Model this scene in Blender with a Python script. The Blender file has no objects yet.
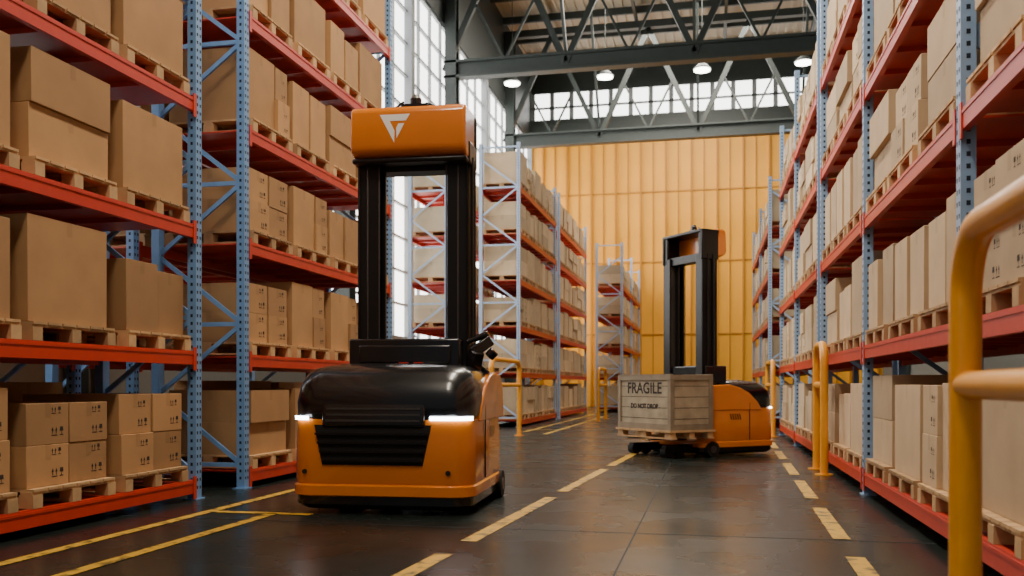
import bpy, math, random
from mathutils import Vector, Matrix
random.seed(7)
scene = bpy.context.scene

# ------------------------------------------------------------ materials
def mat(name, col, rough=0.5, metal=0.0, noise=0.0, nscale=8.0, bump=0.0, bscale=60.0, emit=None, estr=0.0, attr=False, coat=0.0):
    m = bpy.data.materials.new(name); m.use_nodes = True
    nt = m.node_tree; N = nt.nodes; L = nt.links
    b = N["Principled BSDF"]
    b.inputs["Base Color"].default_value = (*col, 1)
    b.inputs["Roughness"].default_value = rough
    b.inputs["Metallic"].default_value = metal
    b.inputs["Coat Weight"].default_value = coat
    b.inputs["Coat Roughness"].default_value = .08
    if emit:
        b.inputs["Emission Color"].default_value = (*emit, 1)
        b.inputs["Emission Strength"].default_value = estr
    tc = N.new("ShaderNodeTexCoord")
    src = None
    if attr:
        a = N.new("ShaderNodeAttribute"); a.attribute_name = "tint"
        mx = N.new("ShaderNodeMix"); mx.data_type = 'RGBA'; mx.blend_type = 'MULTIPLY'
        mx.inputs[0].default_value = 1.0
        mx.inputs[6].default_value = (*col, 1)
        L.new(a.outputs["Color"], mx.inputs[7]); src = mx.outputs[2]
    if noise > 0:
        n = N.new("ShaderNodeTexNoise"); n.inputs["Scale"].default_value = nscale; n.inputs["Detail"].default_value = 6
        L.new(tc.outputs["Object"], n.inputs["Vector"])
        r = N.new("ShaderNodeMapRange"); r.inputs[1].default_value = .3; r.inputs[2].default_value = .7
        r.inputs[3].default_value = 1 - noise; r.inputs[4].default_value = 1 + noise
        L.new(n.outputs[0], r.inputs[0])
        v = N.new("ShaderNodeVectorMath"); v.operation = 'SCALE'
        if src: L.new(src, v.inputs[0])
        else: v.inputs[0].default_value = col
        L.new(r.outputs[0], v.inputs["Scale"]); src = v.outputs[0]
    if src: L.new(src, b.inputs["Base Color"])
    if bump > 0:
        n2 = N.new("ShaderNodeTexNoise"); n2.inputs["Scale"].default_value = bscale
        L.new(tc.outputs["Object"], n2.inputs["Vector"])
        bp = N.new("ShaderNodeBump"); bp.inputs["Strength"].default_value = bump; bp.inputs["Distance"].default_value = .01
        L.new(n2.outputs[0], bp.inputs["Height"]); L.new(bp.outputs[0], b.inputs["Normal"])
    return m

M_card = mat("cardboard", (.46, .255, .105), .8, noise=.08, nscale=3, attr=True)
M_ink = mat("box_ink", (.03, .022, .018), .8)
M_wood = mat("pallet_wood", (.58, .36, .17), .8, noise=.2, nscale=6, attr=True)
M_blue = mat("rack_blue", (.17, .33, .60), .4, noise=.06)
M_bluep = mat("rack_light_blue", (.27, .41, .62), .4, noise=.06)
M_hazed = mat("rack_hazed_blue", (.38, .49, .68), .4, noise=.06)  # rack blue for far racks, pale haze mixed into the colour
M_hole = mat("rack_hole", (.01, .015, .03), .8)
M_red = mat("rack_red", (.56, .036, .014), .4, noise=.06)
M_orange = mat("truck_orange", (.80, .22, .006), .25, noise=.03, nscale=2, coat=.7)
M_black = mat("truck_black", (.005, .005, .006), .25, coat=.4)
M_dark = mat("mast_steel", (.012, .011, .011), .35, metal=.3)
M_grey = mat("mast_grey", (.12, .11, .10), .35, metal=.7)
M_rubber = mat("rubber", (.008, .008, .008), .8)
M_led = mat("led_strip", (1, 1, 1), .3, emit=(.9, .95, 1), estr=14)
M_white = mat("decal_white", (.9, .88, .82), .5)
M_btn = mat("button_red", (.7, .03, .02), .3)
M_yel = mat("guard_yellow", (.82, .34, .015), .35, noise=.05, coat=.3)
M_truss = mat("truss_steel", (.035, .045, .042), .5, noise=.1)
M_ply = mat("crate_plywood", (.40, .32, .21), .75, noise=.2, nscale=5)
M_plyd = mat("crate_frame", (.27, .21, .14), .75, noise=.2, nscale=5)
M_roof = mat("roof_sheet", (.42, .35, .25), .6, noise=.1, nscale=1)
M_wallw = mat("wall_paint", (.16, .165, .15), .7, noise=.05)
M_lamp = mat("lamp_lens", (1, 1, 1), .5, emit=(1, .95, .85), estr=14)
M_pane = mat("window_pane", (.9, .95, 1), .4, emit=(1.0, .98, .94), estr=4.8)
M_frame = mat("window_frame", (.25, .27, .28), .5)
M_wally = mat("wall_yellow_sheet", (.88, .40, .018), .5, noise=.08, nscale=.5)
M_ribs = mat("wall_yellow_rib", (.50, .21, .014), .5)

def floor_mat():
    m = bpy.data.materials.new("floor_concrete"); m.use_nodes = True
    nt = m.node_tree; N = nt.nodes; L = nt.links; b = N["Principled BSDF"]
    tc = N.new("ShaderNodeTexCoord")
    n = N.new("ShaderNodeTexNoise"); n.inputs["Scale"].default_value = 1.6; n.inputs["Detail"].default_value = 10; n.inputs["Roughness"].default_value = .7
    L.new(tc.outputs["Object"], n.inputs[0])
    cr = N.new("ShaderNodeValToRGB")
    cr.color_ramp.elements[0].position = .3; cr.color_ramp.elements[0].color = (.006, .010, .009, 1)
    cr.color_ramp.elements[1].position = .75; cr.color_ramp.elements[1].color = (.018, .025, .022, 1)
    L.new(n.outputs[0], cr.inputs[0]); L.new(cr.outputs[0], b.inputs["Base Color"])
    n2 = N.new("ShaderNodeTexNoise"); n2.inputs["Scale"].default_value = 1.2; n2.inputs["Detail"].default_value = 3
    L.new(tc.outputs["Object"], n2.inputs[0])
    r = N.new("ShaderNodeMapRange"); r.inputs[1].default_value = .3; r.inputs[2].default_value = .7; r.inputs[3].default_value = .23; r.inputs[4].default_value = .31
    L.new(n2.outputs[0], r.inputs[0]); L.new(r.outputs[0], b.inputs["Roughness"])
    b.inputs["Specular IOR Level"].default_value = .36
    return m
M_floor = floor_mat()
def line_mat():
    m = bpy.data.materials.new("floor_paint_yellow"); m.use_nodes = True
    nt = m.node_tree; N = nt.nodes; L = nt.links; b = N["Principled BSDF"]
    tc = N.new("ShaderNodeTexCoord")
    n = N.new("ShaderNodeTexNoise"); n.inputs["Scale"].default_value = 9; n.inputs["Detail"].default_value = 8
    L.new(tc.outputs["Object"], n.inputs[0])
    cr = N.new("ShaderNodeValToRGB")
    cr.color_ramp.elements[0].position = .36; cr.color_ramp.elements[0].color = (.12, .08, .02, 1)
    cr.color_ramp.elements[1].position = .5; cr.color_ramp.elements[1].color = (.60, .34, .022, 1)
    L.new(n.outputs[0], cr.inputs[0]); L.new(cr.outputs[0], b.inputs["Base Color"])
    b.inputs["Roughness"].default_value = .5
    return m
M_line = line_mat()
M_joint = mat("floor_joint", (.006, .008, .008), .7)

# ------------------------------------------------------------ mesh builder
class MB:
    def __init__(s): s.v = []; s.f = []; s.m = []; s.c = []
    def poly(s, pts, mi=0, col=(1, 1, 1)):
        i = len(s.v); s.v += [tuple(p) for p in pts]; s.f.append(tuple(range(i, i + len(pts)))); s.m.append(mi); s.c.append(col)
    def box(s, x0, x1, y0, y1, z0, z1, mi=0, col=(1, 1, 1)):
        if x0 > x1: x0, x1 = x1, x0
        if y0 > y1: y0, y1 = y1, y0
        i = len(s.v)
        s.v += [(x0, y0, z0), (x1, y0, z0), (x1, y1, z0), (x0, y1, z0), (x0, y0, z1), (x1, y0, z1), (x1, y1, z1), (x0, y1, z1)]
        for q in ((0, 3, 2, 1), (4, 5, 6, 7), (0, 1, 5, 4), (1, 2, 6, 5), (2, 3, 7, 6), (3, 0, 4, 7)):
            s.f.append(tuple(i + k for k in q)); s.m.append(mi); s.c.append(col)
    def bar(s, p, q, w, h, mi=0, up=(0, 0, 1)):
        p = Vector(p); q = Vector(q); d = (q - p).normalized(); u = Vector(up)
        if abs(d.dot(u)) > .98: u = Vector((1, 0, 0))
        a = d.cross(u).normalized(); b = a.cross(d).normalized()
        i = len(s.v)
        for e in (p, q):
            for sa, sb in ((-1, -1), (1, -1), (1, 1), (-1, 1)):
                s.v.append(tuple(e + a * sa * w / 2 + b * sb * h / 2))
        for k in ((0, 1, 2, 3), (7, 6, 5, 4), (0, 4, 5, 1), (1, 5, 6, 2), (2, 6, 7, 3), (3, 7, 4, 0)):
            s.f.append(tuple(i + j for j in k)); s.m.append(mi); s.c.append((1, 1, 1))
    def loft(s, loops, mi=0, cap=True):
        i = len(s.v); n = len(loops[0])
        for lp in loops: s.v += [tuple(p) for p in lp]
        for a in range(len(loops) - 1):
            for k in range(n):
                k2 = (k + 1) % n
                s.f.append((i + a * n + k, i + a * n + k2, i + (a + 1) * n + k2, i + (a + 1) * n + k)); s.m.append(mi); s.c.append((1, 1, 1))
        if cap:
            s.f.append(tuple(i + k for k in reversed(range(n)))); s.m.append(mi); s.c.append((1, 1, 1))
            j = i + (len(loops) - 1) * n
            s.f.append(tuple(j + k for k in range(n))); s.m.append(mi); s.c.append((1, 1, 1))
    def cyl(s, p, q, r, n=16, mi=0, r2=None):
        p = Vector(p); q = Vector(q); d = (q - p).normalized(); u = Vector((0, 0, 1))
        if abs(d.z) > .98: u = Vector((1, 0, 0))
        a = d.cross(u).normalized(); b = d.cross(a).normalized()
        r2 = r if r2 is None else r2
        s.loft([[e + (a * math.cos(t) + b * math.sin(t)) * rr for t in [2 * math.pi * k / n for k in range(n)]] for e, rr in ((p, r), (q, r2))], mi)
    def tube(s, pts, r, n=16, mi=0):
        pts = [Vector(p) for p in pts]; loops = []
        for i, p in enumerate(pts):
            d = (pts[min(i + 1, len(pts) - 1)] - pts[max(i - 1, 0)]).normalized()
            a = Vector((1, 0, 0)); a = (a - d * a.dot(d)).normalized(); b = d.cross(a)
            loops.append([p + (a * math.cos(t) + b * math.sin(t)) * r for t in [2 * math.pi * k / n for k in range(n)]])
        s.loft(loops, mi)
    def extr_x(s, prof, x0, x1, mi=0):
        s.loft([[(x0, y, z) for y, z in prof], [(x1, y, z) for y, z in prof]], mi)
    def build(s, name, mats, loc=(0, 0, 0), rotz=0, parent=None, bevel=0, smooth=False, seg=2, scale=None):
        me = bpy.data.meshes.new(name); me.from_pydata(s.v, [], s.f)
        for m in mats: me.materials.append(m)
        me.polygons.foreach_set("material_index", s.m)
        ca = me.color_attributes.new("tint", 'FLOAT_COLOR', 'CORNER')
        buf = []
        for f, c in zip(s.f, s.c): buf += [c[0], c[1], c[2], 1.0] * len(f)
        ca.data.foreach_set("color", buf)
        me.update()
        if smooth:
            me.polygons.foreach_set("use_smooth", [True] * len(me.polygons)); me.set_sharp_from_angle(angle=math.radians(35))
        ob = bpy.data.objects.new(name, me); scene.collection.objects.link(ob)
        ob.location = loc; ob.rotation_euler = (0, 0, rotz)
        if parent: ob.parent = parent
        if bevel:
            bm = ob.modifiers.new("bevel", 'BEVEL'); bm.width = bevel; bm.segments = seg; bm.limit_method = 'ANGLE'; bm.angle_limit = math.radians(40)
            me.polygons.foreach_set("use_smooth", [True] * len(me.polygons)); me.set_sharp_from_angle(angle=math.radians(35))
        return ob

def rr(cx, cy, hx, hy, r, z, n=6):
    pts = []
    for qx, qy, a0 in ((1, 1, 0), (-1, 1, 90), (-1, -1, 180), (1, -1, 270)):
        for k in range(n + 1):
            a = math.radians(a0 + 90 * k / n)
            pts.append((cx + qx * (hx - r) + r * math.cos(a), cy + qy * (hy - r) + r * math.sin(a), z))
    return pts
def empty(name, loc, rotz=0, sc=1):
    e = bpy.data.objects.new(name, None); scene.collection.objects.link(e)
    e.location = loc; e.rotation_euler = (0, 0, rotz); e.scale = (sc, sc, sc); e.empty_display_size = .3
    return e

# ------------------------------------------------------------ room
XL, XR, YB, YF, ZR = -9.0, 8.0, 46.0, -7.0, 17.5
b = MB(); b.box(XL - .3, XR + .3, YF, YB + .3, -.2, 0); b.build("floor", [M_floor])
b = MB()
for y in range(-4, 46, 5): b.box(XL, XR, y + .8, y + .815, 0.0005, .0015)
for x in (-6.2, -.55, 5): b.box(x, x + .012, YF, YB, 0.0005, .0015)
b.build("floor_joint_lines", [M_joint])

b = MB(); b.box(XL - .3, XR + .3, YB, YB + .3, 0, 14.2, 0)
x = XL; k = 0
while x < XR:
    w = .08 if k % 2 else .05
    b.box(x, x + w, YB - (.16 if k % 2 else .07), YB, 0, 13.8, 1); x += .62; k += 1
for z in (3.6, 7.2, 10.7): b.box(XL, XR, YB - .05, YB, z, z + .06, 1)
b.box(XL - .3, XR + .3, YB, YB + .3, 16.0, ZR, 2)
b.build("wall_back", [M_wally, M_ribs, M_truss])
b = MB()
b.box(XL, XR, YB - .25, YB, 13.75, 14.35, 0); b.box(XL, XR, YB - .15, YB, 14.35, 14.6, 0)
b.build("trim_1", [M_truss])
b = MB()
b.box(XL, XR, YB + .1, YB + .15, 14.2, 16, 0)
x = XL
while x < XR:
    b.box(x, x + .22, YB, YB + .12, 14.5, 16, 1); x += 1.0
b.box(XL, XR, YB, YB + .12, 15.2, 15.3, 1)
b.build("window_1", [M_pane, M_frame])

b = MB(); b.box(XL - .3, XL, YF, YB, 0, 2.5, 0); b.box(XL - .3, XL, YF, YB, 13.6, ZR, 1)
b.build("wall_left", [M_wallw, M_truss])
b = MB(); b.box(XL - .2, XL - .15, YF, YB, 2.5, 13.6, 0)
y = YF
k = 0
while y < YB:
    w = .3 if k % 4 == 0 else .06
    b.box(XL - .15, XL + (.1 if k % 4 == 0 else -.05), y, y + w, 2.5, 13.6, 1); y += 1.2; k += 1
z = 2.5
while z < 13.7:
    b.box(XL - .15, XL - .05, YF, YB, z, z + .06, 1); z += 1.0
b.build("window_2", [M_pane, M_frame])
b = MB(); b.box(XR, XR + .3, YF, YB, 0, ZR); b.build("wall_right", [M_wallw])

b = MB(); b.box(XL - .3, XR + .3, YF, YB + .3, ZR, ZR + .1, 0)
x = XL
while x < XR:
    b.box(x, x + .12, YF, YB, ZR - .06, ZR, 0); x += .4
b.build("ceiling", [M_roof])
b = MB()
y = YF + 1
while y < YB:
    b.box(XL, XR, y, y + .12, ZR - .36, ZR - .06, 0); y += 2.4
for x in (-7, -3.2, .6, 4.4): b.box(x, x + .12, YF, YB, ZR - .6, ZR - .36, 0)
b.build("roof_purlins", [M_truss])
for Y in (11.5, 21, 30.5, 40):
    b = MB()
    zb, zt = 12.0, 16.6
    b.box(XL, XR, Y - .2, Y + .2, zb - .3, zb - .22); b.box(XL, XR, Y - .2, Y + .2, zb + .22, zb + .3); b.box(XL, XR, Y - .05, Y + .05, zb - .22, zb + .22)
    b.box(XL, XR, Y - .15, Y + .15, zt, zt + .3)
    n = 4; dx = (XR - XL) / n
    for i in range(n):
        xa = XL + i * dx; xm = xa + dx / 2
        b.bar((xa, Y, zb), (xm, Y, zt), .17, .2); b.bar((xm, Y, zt), (xa + dx, Y, zb), .17, .2)
        b.bar((xa + dx * .25, Y, (zb + zt) / 2), (xm, Y, zb + .2), .08, .08); b.bar((xa + dx * .75, Y, (zb + zt) / 2), (xm, Y, zb + .2), .08, .08)
    for i in range(1, n):
        xa = XL + i * dx
        b.bar((xa, Y, zb + .3), (xa, Y - 3.5, ZR - .4), .1, .12)
    for xc in (XL + .25, XR - .25):
        b.box(xc - .2, xc + .2, Y - .2, Y - .16, 0, zt); b.box(xc - .2, xc + .2, Y + .16, Y + .2, 0, zt); b.box(xc - .04, xc + .04, Y - .16, Y + .16, 0, zt)
    b.build("roof_truss", [M_truss])

for X in (-7.8, -4.05, -.3, 3.45):
    b = MB()
    b.cyl((0, 0, .12), (0, 0, .3), .34, 20, 0, r2=.14); b.cyl((0, 0, .08), (0, 0, .12), .36, 24, 0); b.cyl((0, 0, .03), (0, 0, .08), .31, 24, 1, )
    b.cyl((0, 0, .3), (0, 0, ZR - .36 - 13.2), .015, 6, 0)
    b.build("high_bay_lamp", [M_truss, M_lamp], (X, 36, 13.2), smooth=True)

b = MB()
def strip(b, x0, y0, x1, y1, w=.1, z=.004):
    d = Vector((x1 - x0, y1 - y0, 0)).normalized(); n = Vector((d.y, -d.x, 0)) * w / 2
    b.poly([Vector((x0, y0, z)) - n, Vector((x0, y0, z)) + n, Vector((x1, y1, z)) + n, Vector((x1, y1, z)) - n])
strip(b, -4.25, -2, -4.25, 13.4); strip(b, -3.65, -2, -3.65, 7.2); strip(b, -4.2, 7.2, -3.3, 7.2)
strip(b, -4.25, 21, -4.25, 34); strip(b, -3.6, 20, -3.6, 33); strip(b, -4.2, 22, -3.6, 22)
y = 3.1
while y < 34:
    f = lambda yy: -1.78 + .055 * (yy - 4)
    strip(b, f(y), y, f(y + 2.6), y + 2.6, .12); y += 3.1
y = 2.05
while y < 34:
    g = lambda yy: .88 + .02 * (yy - 5)
    strip(b, g(y), y, g(y + 1.7), y + 1.7, .12); y += 2.4
b.build("floor_marking_lines", [M_line])

# ------------------------------------------------------------ racks
def rack(X, Y0, nb, bl, levels, top, sx, depth=1.1, paint=None):
    b = MB(); H = top
    for i in range(nb + 1):
        y = i * bl
        for xa in (0, depth - .09):
            b.box(sx * xa, sx * (xa + .09), y - .05, y + .05, 0, H, 0)
            b.box(sx * (xa - .02), sx * (xa + .12), y - .08, y + .08, 0, .012, 0)
        z = .1
        while z < H - .1:
            for dy in (-.024, .024):
                for xf in (-.0015, depth + .0015):
                    xx = sx * xf
                    b.poly([(xx, y + dy - .009, z), (xx, y + dy + .009, z), (xx, y + dy + .012, z + .03), (xx, y + dy - .012, z + .03)], 1)
            for yy in (y - .0515, y + .0515):
                xx = sx * .045
                b.poly([(xx - .012, yy, z), (xx + .012, yy, z), (xx + .012, yy, z + .03), (xx - .012, yy, z + .03)], 1)
            z += .075
        z = .25; k = 0
        while z + .75 < H:
            a = sx * .05; c = sx * (depth - .05)
            if k % 2: a, c = c, a
            b.bar((a, y, z), (c, y, z + .75), .03, .045, 0)
            if k % 2 == 0: b.bar((a, y, z), (c, y, z), .03, .045, 0)
            z += .75; k += 1
        b.bar((sx * .05, y, H - .1), (sx * (depth - .05), y, H - .1), .03, .045, 0)
    for i in range(nb):
        ya, yb = i * bl + .05, (i + 1) * bl - .05
        for z in levels:
            for xa, xb in ((0.0, .05), (depth - .05, depth)):
                b.box(sx * xa, sx * xb, ya, yb, z - .065, z + .065, 2)
                b.box(sx * (xa - (.006 if xa == 0 else -.0)), sx * (xb), ya, yb, z + .03, z + .05, 2)
            for yc in (ya, yb - .05):
                b.box(sx * -.01, sx * .0, yc, yc + .05, z - .12, z + .1, 2)
            b.box(sx * .05, sx * (depth - .05), ya, yb, z + .035, z + .05, 2)
            n = int((yb - ya) / .55)
            for q in range(1, n):
                yq = ya + (yb - ya) * q / n
                b.box(sx * .05, sx * (depth - .05), yq - .025, yq + .025, z - .01, z + .035, 2)
    return b.build("pallet_rack", [paint or M_blue, M_hole, M_red], (X, Y0, 0))

def pallet(b, x0, x1, y0, y1, z, t):
    c = (t, t, t)
    n = 6; w = (x1 - x0)
    for i in range(3):
        yc = y0 + .05 + (y1 - y0 - .1) * i / 2
        b.box(x0, x1, yc - .05, yc + .05, z, z + .018, 0, c)
        for j in range(3):
            xc = x0 + .06 * (1 if w > 0 else -1) + (w - .12 * (1 if w > 0 else -1)) * j / 2
            b.box(xc - .06, xc + .06, yc - .05, yc + .05, z + .018, z + .1, 0, c)
    for j in range(3):
        xc = x0 + .06 * (1 if w > 0 else -1) + (w - .12 * (1 if w > 0 else -1)) * j / 2
        b.box(xc - .05, xc + .05, y0, y1, z + .1, z + .12, 0, c)
    for i in range(n):
        ya = y0 + (y1 - y0) * i / n
        b.box(x0, x1, ya + .008, ya + (y1 - y0) / n - .008, z + .12, z + .14, 0, c)

def glyphs(b, xf, y, z, s, sx):
    xx = xf - sx * .0015
    def q(p): b.poly([(xx, y + a * s, z + c * s) for a, c in p], 1)
    for o in (0, .5):
        q([(o + .1, .35), (o + .2, .35), (o + .2, .7), (o + .1, .7)]); q([(o, .65), (o + .3, .65), (o + .15, 1.0)])
    q([(0, .18), (.8, .18), (.8, .26), (0, .26)])
    q([(1.1, .2), (1.6, .2), (1.6, .28), (1.1, .28)]); q([(1.32, .28), (1.38, .28), (1.38, .6), (1.32, .6)]); q([(1.1, .6), (1.6, .6), (1.55, 1), (1.15, 1)])

def cbox(b, x0, x1, y0, y1, z0, z1, sx, lit_tint, mark):
    t = random.uniform(.72, 1.12); c = (t * (1 + lit_tint * .35), t * (1 + lit_tint * .9), t * (1 + lit_tint * 2.0))  # brighter window light and far haze on boxes are put into this tint
    jx = random.uniform(0, .05) * sx
    b.box(x0 + jx, x1, y0, y1, z0, z1, 0, c)
    xf = x0 + jx; xx = xf - sx * .001
    ym = (y0 + y1) / 2
    b.poly([(xx, ym - .03, z1 - .11), (xx, ym + .03, z1 - .11), (xx, ym + .03, z1), (xx, ym - .03, z1)], 0, tuple(v * .88 for v in c))
    for ye in (y0 - .001, y1 + .001):
        b.poly([((x0 + x1) / 2 - .03, ye, z1 - .11), ((x0 + x1) / 2 + .03, ye, z1 - .11), ((x0 + x1) / 2 + .03, ye, z1), ((x0 + x1) / 2 - .03, ye, z1)], 0, tuple(v * .88 for v in c))
    if mark:
        s = min(.085, (y1 - y0) * .18)
        glyphs(b, xf, y0 + .06 if sx > 0 else y1 - .06 - s * 1.6, z0 + .05, s, sx)
        if (z1 - z0) < .5: glyphs(b, xf, y0 + .06 if sx > 0 else y1 - .06 - s * 1.6, z0 + .22, s * .8, sx)

def load(X, Y0, nb, bl, levels, sx, ns, depth=1.1, lit_tint=0.0, pattern=None, bevel=0):
    bb = MB(); pb = MB()
    for i in range(nb):
        for li, lz in enumerate(levels):
            for k in range(ns):
                pitch = (bl - .16) / ns
                off = random.uniform(-.03, .03)
                ya = i * bl + .08 + k * pitch + .07 + off; yb = ya + pitch - .14
                z = lz + .067
                st = None
                if pattern: st = pattern.get((i, li, k))
                if st is None: st = random.choice([0, 0, 1, 1, 2, 3, 4])
                if st == 9: continue
                t = random.uniform(.7, 1.1)
                x0, x1 = sx * .0, sx * (depth - .02)
                pallet(pb, x0, x1, ya, yb, z, t)
                zb = z + .141; xa, xb = sx * .03, sx * (depth - .08)
                W = yb - ya
                if st == 0:
                    h = random.uniform(.35, .41)
                    for q in range(2): cbox(bb, xa, xb, ya + .02, yb - .02, zb + q * (h + .002), zb + q * (h + .002) + h, sx, lit_tint, False)
                elif st == 1:
                    h = random.uniform(.6, .78)
                    for q in range(2): cbox(bb, xa, xb, ya + .01 + q * W / 2, ya + (q + 1) * W / 2 - .012, zb, zb + h - q * random.uniform(0, .1), sx, lit_tint, False)
                elif st == 2:
                    h = random.uniform(.31, .37)
                    for q in range(2):
                        for r in range(2):
                            cbox(bb, xa, xb, ya + .01 + q * W / 2, ya + (q + 1) * W / 2 - .012, zb + r * (h + .002), zb + r * (h + .002) + h, sx, lit_tint, True)
                elif st == 3:
                    h = random.uniform(.7, .83)
                    cbox(bb, xa, xb, ya + .01, yb - .04, zb, zb + h, sx, lit_tint, False)
                else:
                    h = random.uniform(.64, .78); f = random.uniform(.55, .68)
                    cbox(bb, xa, xb, ya + .01, ya + W * f - .01, zb, zb + h, sx, lit_tint, False)
                    cbox(bb, xa, xb, ya + W * f, yb - .01, zb, zb + h * .5, sx, lit_tint, True); cbox(bb, xa, xb, ya + W * f, yb - .01, zb + h * .502, zb + h * .98, sx, lit_tint, True)
    bb.build("stacked_cardboard_boxes", [M_card, M_ink], (X, Y0, 0), bevel=bevel)
    pb.build("wooden_pallets", [M_wood], (X, Y0, 0))

LL = [.13, 1.36, 2.57, 3.78, 5.0, 6.2]
RL = [.17, 1.43, 2.72, 4.0, 5.25]
XA = -4.81; XRk = 1.5
patA = {}
for k, st in enumerate([2, 2, 2, 2]): patA[(1, 0, k)] = st
for k, st in enumerate([1, 3, 3, 1]): patA[(1, 1, k)] = st
for k, st in enumerate([3, 3, 0, 3]): patA[(1, 2, k)] = st
for k, st in enumerate([0, 3, 0, 3]): patA[(1, 3, k)] = st
rack(XA, -1.05, 2, 4.5, LL, 7.3, -1); load(XA, -1.05, 2, 4.5, LL, -1, 4, pattern=patA, bevel=.004)
rack(XA, 8.88, 1, 4.5, LL, 7.3, -1); load(XA, 8.88, 1, 4.5, LL, -1, 4)
rack(-6.1, 3.4, 1, 4.5, LL, 7.3, -1); load(-6.1, 3.4, 1, 4.5, LL[:5], -1, 4)
rack(-6.1, 8.84, 1, 4.5, LL, 7.3, -1); load(-6.1, 8.84, 1, 4.5, LL[:5], -1, 4)
rack(XA, 23.2, 1, 5.6, LL, 7.4, -1, paint=M_hazed); load(XA, 23.2, 1, 5.6, LL, -1, 5, lit_tint=.8)
rack(XA, 29.6, 1, 6.6, LL, 7.4, -1, paint=M_hazed); load(XA, 29.6, 1, 6.6, LL, -1, 6, lit_tint=.6)
rack(-6.75, 23.2, 1, 5.2, LL, 7.4, -1, paint=M_hazed); load(-6.75, 23.2, 1, 5.2, LL, -1, 5, lit_tint=1.2)
rack(-3.4, 36.6, 2, 4.5, LL[:5], 6.8, -1, paint=M_hazed); load(-3.4, 36.6, 2, 4.5, LL[:5], -1, 4, lit_tint=1.0)
rack(XRk, 2.5, 3, 3.6, RL, 6.8, 1, paint=M_bluep); load(XRk, 2.5, 3, 3.6, RL, 1, 3, lit_tint=.6, bevel=.004)
rack(XRk, 13.7, 2, 3.6, RL, 6.8, 1, paint=M_bluep); load(XRk, 13.7, 2, 3.6, RL, 1, 3, lit_tint=.7)
rack(XRk, 25, 2, 4.5, RL, 6.6, 1, paint=M_hazed); load(XRk, 25, 2, 4.5, RL, 1, 4, lit_tint=.9)

# ------------------------------------------------------------ guard rails
def guard(X, Ya, Yb, h=1.6, r=.05, mid=1.1):
    b = MB(); R = .22; pts = [(0, Ya, 0.0)]
    n = 8
    pts.append((0, Ya, h - R))
    for k in range(1, n + 1):
        a = math.pi / 2 * k / n; pts.append((0, Ya + R - R * math.cos(a), h - R + R * math.sin(a)))
    for k in range(0, n + 1):
        a = math.pi / 2 * k / n; pts.append((0, Yb - R + R * math.sin(a), h - R + R * math.cos(a)))
    pts.append((0, Yb, 0))
    b.tube(pts, r, 24)
    b.tube([(0, Ya, mid), (0, Yb, mid)], r * .9, 20)
    for y in (Ya, Yb):
        b.cyl((0, y, 0), (0, y, .015), r * 2.2, 20)
    b.build("safety_guard_rail", [M_yel], (X, 0, 0), smooth=True)
guard(.82, 1.3, 3.25)
guard(1.36, 11.7, 12.5)
guard(1.3, 20, 22)
guard(-4.05, 16.8, 19.4)
guard(-3.3, 27.5, 29.5)

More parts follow.
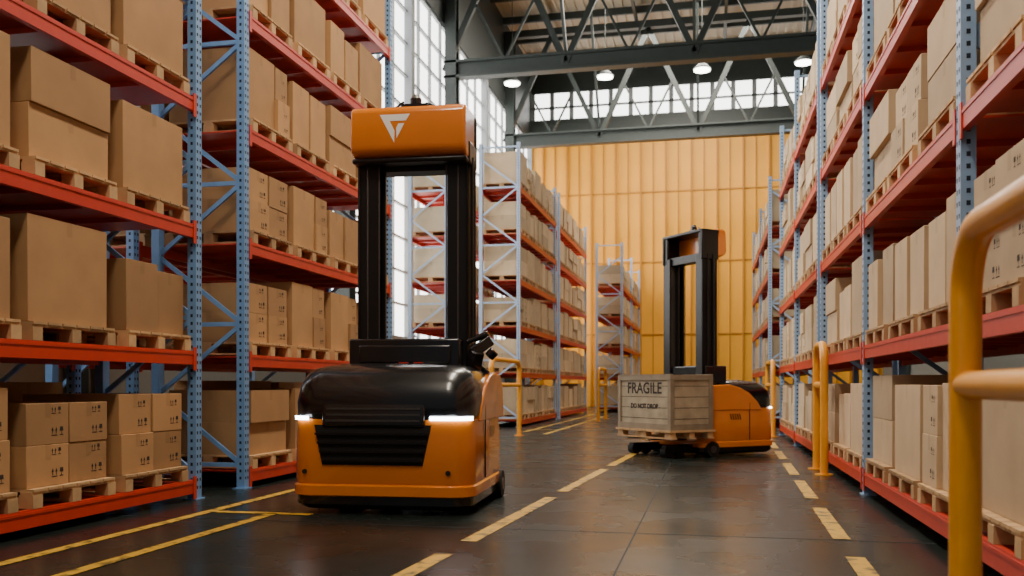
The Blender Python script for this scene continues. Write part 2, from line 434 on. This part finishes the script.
# ------------------------------------------------------------ trucks
def truck(loc, rotz, sc, fork_z=.1, crate=None):
    E = empty("forklift_truck", loc, rotz, sc)
    b = MB(); b.loft([rr(0, 0, .74, .76, .2, .04), rr(0, 0, .79, .80, .2, .08), rr(0, 0, .79, .80, .2, .15)]); b.build("skirt", [M_black], parent=E, smooth=True)
    b = MB()
    b.loft([rr(0, 0, .76, .77, .2, .13), rr(0, 0, .81, .82, .2, .16), rr(0, 0, .81, .82, .2, .24), rr(0, 0, .795, .80, .2, .255), rr(0, 0, .80, .805, .2, .27), rr(0, 0, .80, .80, .2, .6), rr(0, 0, .79, .785, .2, .80), rr(0, 0, .76, .75, .2, .83)])
    b.build("lower_body", [M_orange], parent=E, smooth=True)
    b = MB(); cy = -.22
    b.loft([rr(0, cy, .74, .55, .2, .79), rr(0, cy, .795, .575, .22, .835), rr(0, cy, .80, .575, .22, .95), rr(0, cy + .02, .785, .55, .22, 1.10), rr(0, cy + .05, .745, .49, .2, 1.20), rr(0, cy + .07, .69, .43, .2, 1.25), rr(0, cy + .09, .60, .36, .2, 1.275)])
    b.build("hood", [M_black], parent=E, smooth=True)
    b = MB()
    b.extr_x([(-.83, .74), (-.83, .83), (-.80, .92), (-.74, 1.08), (-.62, 1.21), (-.5, 1.27), (-.2, 1.30), (-.2, .74)], -.50, .40)
    b.build("hood_centre", [M_black], parent=E, bevel=.025, seg=3)
    b = MB()
    for i in range(3):
        z = .79 + i * .05; b.box(-.46, .36, -.842 + i * .012, -.80, z, z + .016)
    b.build("hood_louvres", [M_grey], parent=E)
    b = MB()
    b.loft([[(-.50, -.79, .42), (.38, -.79, .42), (.45, -.79, .76), (-.57, -.79, .76)][::-1], [(-.50, -.812, .42), (.38, -.812, .42), (.45, -.812, .76), (-.57, -.812, .76)][::-1]], 0)
    for i in range(4):
        z = .46 + i * .075; b.bar((-.50 - .02 * i, -.82, z), (.38 + .015 * i, -.82, z), .03, .02, 1)
    b.build("grille", [M_rubber, M_dark], parent=E)
    b = MB(); lo = rr(0, 0, .806, .81, .2, .80, 8)
    n = len(lo)
    for x0, x1 in ((-.85, -.62), (.44, .85)):
        for k in range(n):
            p, q = lo[k], lo[(k + 1) % n]
            if p[1] < -.66 and q[1] < -.66:
                pa = list(p); qa = list(q)
                pa[0] = min(max(pa[0], x0), x1); qa[0] = min(max(qa[0], x0), x1)
                if abs(pa[0] - qa[0]) < 1e-5: continue
                b.poly([pa, qa, (qa[0], qa[1], .835), (pa[0], pa[1], .835)])
    b.build("led_strip", [M_led], parent=E)
    b = MB()
    prof = [(-.46, .80), (-.38, .92), (-.2, 1.07), (.02, 1.17), (.26, 1.22), (.60, 1.20), (.74, 1.10), (.80, .9), (.80, .78), (-.46, .78)]
    for s in (-1, 1): b.extr_x(prof, s * .58, s * .808)
    b.build("flank_panels", [M_orange], parent=E, bevel=.04, seg=4)
    b = MB(); b.box(-.58, .58, .1, .76, .8, 1.16); b.build("rear_deck", [M_black], parent=E, bevel=.03)
    b = MB()
    for s in (-1, 1):
        for i in range(5):
            y = .0 + i * .05; z = .62
            b.poly([(s * .811, y, z), (s * .811, y + .022, z), (s * .811, y + .05, z + .1), (s * .811, y + .028, z + .1)])
        b.box(s * .80, s * .8095, -.2, -.19, .27, .9)
    b.cyl((.6, -.806, .36), (.6, -.815, .36), .022, 12)
    b.cyl((-.66, -.78, .36), (-.66, -.812, .36), .02, 12)
    b.build("vents", [M_rubber], parent=E)
    b = MB()
    for s in (-1, 1):
        b.cyl((s * .62, .62, .13), (s * .83, .62, .13), .13, 24)
        b.cyl((s * .835, .62, .13), (s * .83, .62, .13), .06, 16, 1)
    b.build("drive_wheels", [M_rubber, M_grey], parent=E, smooth=True)
    b = MB(); zt = 3.30 if not crate else 3.46
    for s in (-1, 1):
        b.box(s * .51, s * .54, .30, .62, .2, zt, 0)
        b.box(s * .34, s * .54, .30, .335, .2, zt, 0)
        b.box(s * .36, s * .54, .58, .62, .2, zt, 0)
        b.box(s * .395, s * .425, .36, .56, .3, zt - .05, 1)
        b.box(s * .31, s * .395, .43, .47, .3, zt - .05, 0)
        b.box(s * .325, s * .34, .29, .30, 1.3, zt, 1)
        b.box(s * .44, s * .455, .29, .30, 1.3, zt, 1)
        b.cyl((s * .37, .40, .3), (s * .37, .40, zt), .012, 8, 1)
        b.cyl((s * .565, .40, .9), (s * .565, .40, zt), .018, 10, 0)
        b.cyl((s * .565, .52, .9), (s * .565, .52, zt), .014, 10, 0)
    b.box(-.54, .54, .36, .58, zt - .12, zt + .02, 0); b.box(-.45, .45, .45, .5, .9, 1.0, 0)
    b.build("mast", [M_dark, M_grey], parent=E, bevel=.006)
    b = MB(); b.box(-.58, .50, .12, .58, 1.24, 1.54); b.box(-.48, .42, .10, .14, 1.3, 1.48); b.build("mast_base_cover", [M_black], parent=E, bevel=.04, seg=3)
    dz = .20 if crate else .05
    b = MB()
    if crate:
        for s in (-1, 1): b.box(s * .50, s * .56, .28, .64, zt - .1, 3.88); b.box(s * .42, s * .5, .56, .62, zt - .1, 3.86)
        b.box(-.56, .56, .26, .64, 3.82, 3.88)
    else:
        b.box(-.57, .57, .56, .64, zt - .05, 3.74); b.box(-.57, -.52, .26, .64, zt - .08, 3.44); b.box(.52, .57, .26, .64, zt - .08, 3.44)
        b.box(-.56, .56, .14, .6, 3.22, 3.27)
    b.build("mast_head_frame", [M_dark], parent=E, bevel=.02)
    b = MB()
    yb = .30 if crate else .56
    hwid = .54 if crate else .56
    b.extr_x([(y, z + dz) for y, z in [(.10, 3.27), (.08, 3.33), (.10, 3.66), (.14, 3.70), (yb, 3.71), (yb, 3.23), (.2, 3.22)]], -hwid, hwid); b.build("mast_head_cover", [M_orange], parent=E, bevel=.03, seg=3)
    b = MB(); S = 1.05; cz = 3.535; cx = -.12
    def fy(z): return .08 + max(0, (z - 3.38)) * .02 / .33 - .004
    for P in ([(-.14, .12), (.14, .12), (.105, .06), (-.045, .06), (.0, -.03), (.0, -.14)], [(.09, .035), (.035, .035), (.015, -.005), (.02, -.10)]):
        b.poly([(cx + x * S, fy(cz + z * S), cz + z * S) for x, z in P][::-1])
    if not crate: b.build("emblem", [M_white], parent=E)
    b = MB(); z0 = 3.755 if not crate else 3.88
    b.box(-.42, .3, .3, .33, z0, z0 + .025); b.box(-.1, .16, .25, .45, z0, z0 + .05); b.cyl((.02, .35, z0 + .05), (.02, .35, z0 + .12), .055, 20); b.cyl((.02, .35, z0 + .12), (.02, .35, z0 + .16), .055, 20, 1, r2=.03)
    b.bar((-.25, .35, z0), (-.1, .35, z0 + .1), .015, .02); b.bar((.3, .35, z0), (.12, .35, z0 + .08), .015, .02)
    b.build("sensor_unit", [M_black, M_grey], parent=E)
    b = MB()
    b.bar((.60, .15, 1.14), (.68, .05, 1.42), .1, .14); b.bar((.64, .05, 1.40), (.80, .12, 1.52), .07, .1); b.bar((.56, .2, 1.35), (.76, .2, 1.2), .06, .06)
    b.cyl((.58, .1, 1.5), (.78, .1, 1.58), .03, 12); b.cyl((.78, .1, 1.36), (.84, .1, 1.42), .05, 12)
    b.build("controls", [M_black], parent=E, bevel=.012)
    b = MB(); b.cyl((.16, -.1, 1.27), (.16, -.1, 1.31), .045, 16); b.cyl((.02, -.1, 1.27), (.02, -.1, 1.31), .045, 16); b.build("buttons", [M_btn], parent=E, smooth=True)
    b = MB()
    b.box(-.45, .45, .64, .69, fork_z, fork_z + .75, 0)
    for s in (-1, 1):
        b.box(s * .22, s * .36, .69, .74, fork_z, fork_z + .6, 0)
        b.loft([[(s * .22, .70, fork_z), (s * .36, .70, fork_z), (s * .36, .70, fork_z + .05), (s * .22, .70, fork_z + .05)], [(s * .25, 1.55, fork_z + .01), (s * .33, 1.55, fork_z + .01), (s * .33, 1.55, fork_z + .03), (s * .25, 1.55, fork_z + .03)]], 0)
    b.build("fork_carriage", [M_dark], parent=E)
    b = MB()
    for s in (-1, 1):
        b.box(s * .40, s * .53, .7, 1.38, .07, .2, 0)
        for y in (1.08, 1.31): b.cyl((s * .39, y, .1), (s * .54, y, .1), .1, 20, 1)
    b.build("straddle_legs", [M_dark, M_rubber], parent=E, bevel=.01)
    if crate:
        C = empty("wooden_crate", (crate[0], crate[1], (fork_z + .052) * sc), rotz)
        b = MB(); hw, hd = .68, .40
        for j in (-1, 0, 1):
            for k in (-1, 0, 1): b.box(j * (hw - .07) - .07, j * (hw - .07) + .07, k * (hd - .05) - .05, k * (hd - .05) + .05, .02, .1)
            b.box(-hw - .03, hw + .03, j * (hd - .05) - .05, j * (hd - .05) + .05, 0, .02)
        for j in range(7):
            x0 = -hw - .03 + (2 * hw + .06) * j / 7; b.box(x0 + .008, x0 + (2 * hw + .06) / 7 - .008, -hd - .03, hd + .03, .1, .13)
        b.build("pallet_base", [M_wood], parent=C)
        b = MB(); z0, z1 = .132, .95
        b.box(-hw + .02, hw - .02, -hd + .02, hd - .02, z0, z1, 0)
        for s in (-1, 1):
            for za, zb in ((z0, z0 + .09), (z1 - .07, z1 + .01)):
                b.box(-hw, hw, s * (hd - .02), s * hd, za, zb, 1); b.box(s * (hw - .02), s * hw, -hd, hd, za, zb, 1)
            for t in (-1, 1):
                b.box(s * (hw - .07), s * hw, t * (hd - .02), t * (hd + .002), z0, z1, 1); b.box(s * (hw - .02), s * (hw + .002), t * (hd - .07), t * hd, z0, z1, 1)
            for k in range(1, 5):
                zz = z0 + (z1 - z0) * k / 5
                b.box(-hw + .03, hw - .03, s * (hd - .02), s * (hd - .0185), zz, zz + .008, 2); b.box(s * (hw - .02), s * (hw - .0185), -hd + .03, hd - .03, zz, zz + .008, 2)
            b.box(-hw, hw, s * (hd - .05), s * hd, z1, z1 + .02, 1)
        b.build("crate_box", [M_ply, M_plyd, M_ink], parent=C)
        for body, size, zz in (("FRAGILE", .24, .68), ("DO NOT DROP", .10, .45)):
            cu = bpy.data.curves.new("stencil", 'FONT'); cu.body = body; cu.size = size; cu.align_x = 'CENTER'; cu.extrude = .001; cu.offset = .004
            cu.materials.append(M_ink)
            to = bpy.data.objects.new("stencil_text", cu); scene.collection.objects.link(to); to.parent = C
            to.location = (0, hd - .017, zz); to.rotation_euler = (math.pi / 2, 0, math.pi)
    return E
truck((-2.79, 8.12, 0), math.radians(3.5), 1.0)
truck((.0, 15.2, 0), math.radians(130), .91, fork_z=.27, crate=(-.70, 14.42))

# ------------------------------------------------------------ light
def area(name, loc, sx, sy, power, col=(1, .96, .9)):
    ld = bpy.data.lights.new(name, 'AREA'); ld.shape = 'RECTANGLE'; ld.size = sx; ld.size_y = sy; ld.energy = power; ld.color = col
    o = bpy.data.objects.new(name, ld); scene.collection.objects.link(o); o.location = loc
for i, y in enumerate((1.0, 8.5, 16.0)):
    area("added_fill_light", (-1.6, y, 11.0), 1.0, 5.0, 650, (1, .88, .72))  # unseen lamps added above the aisle as fill, no fixtures modelled
area("added_fill_light", (-1, 36, 16.3), 6, 10, 3200, (1, .92, .8))  # added lamp that brightens the far end and back wall
w = bpy.data.worlds.new("World"); scene.world = w; w.use_nodes = True
w.node_tree.nodes["Background"].inputs[0].default_value = (.9, .96, 1, 1); w.node_tree.nodes["Background"].inputs[1].default_value = .16

# ------------------------------------------------------------ camera
cd = bpy.data.cameras.new("camera"); cam = bpy.data.objects.new("camera", cd); scene.collection.objects.link(cam)
cam.location = (0, 0, 1.1); cam.rotation_euler = (math.radians(90), 0, math.radians(12.24))
cd.sensor_width = 36; cd.lens = 913 / 1024 * 36; cd.shift_y = (385 - 288) / 1024
cd.clip_end = 300
cd.dof.use_dof = True; cd.dof.focus_distance = 8.0; cd.dof.aperture_fstop = 2.2
scene.camera = cam
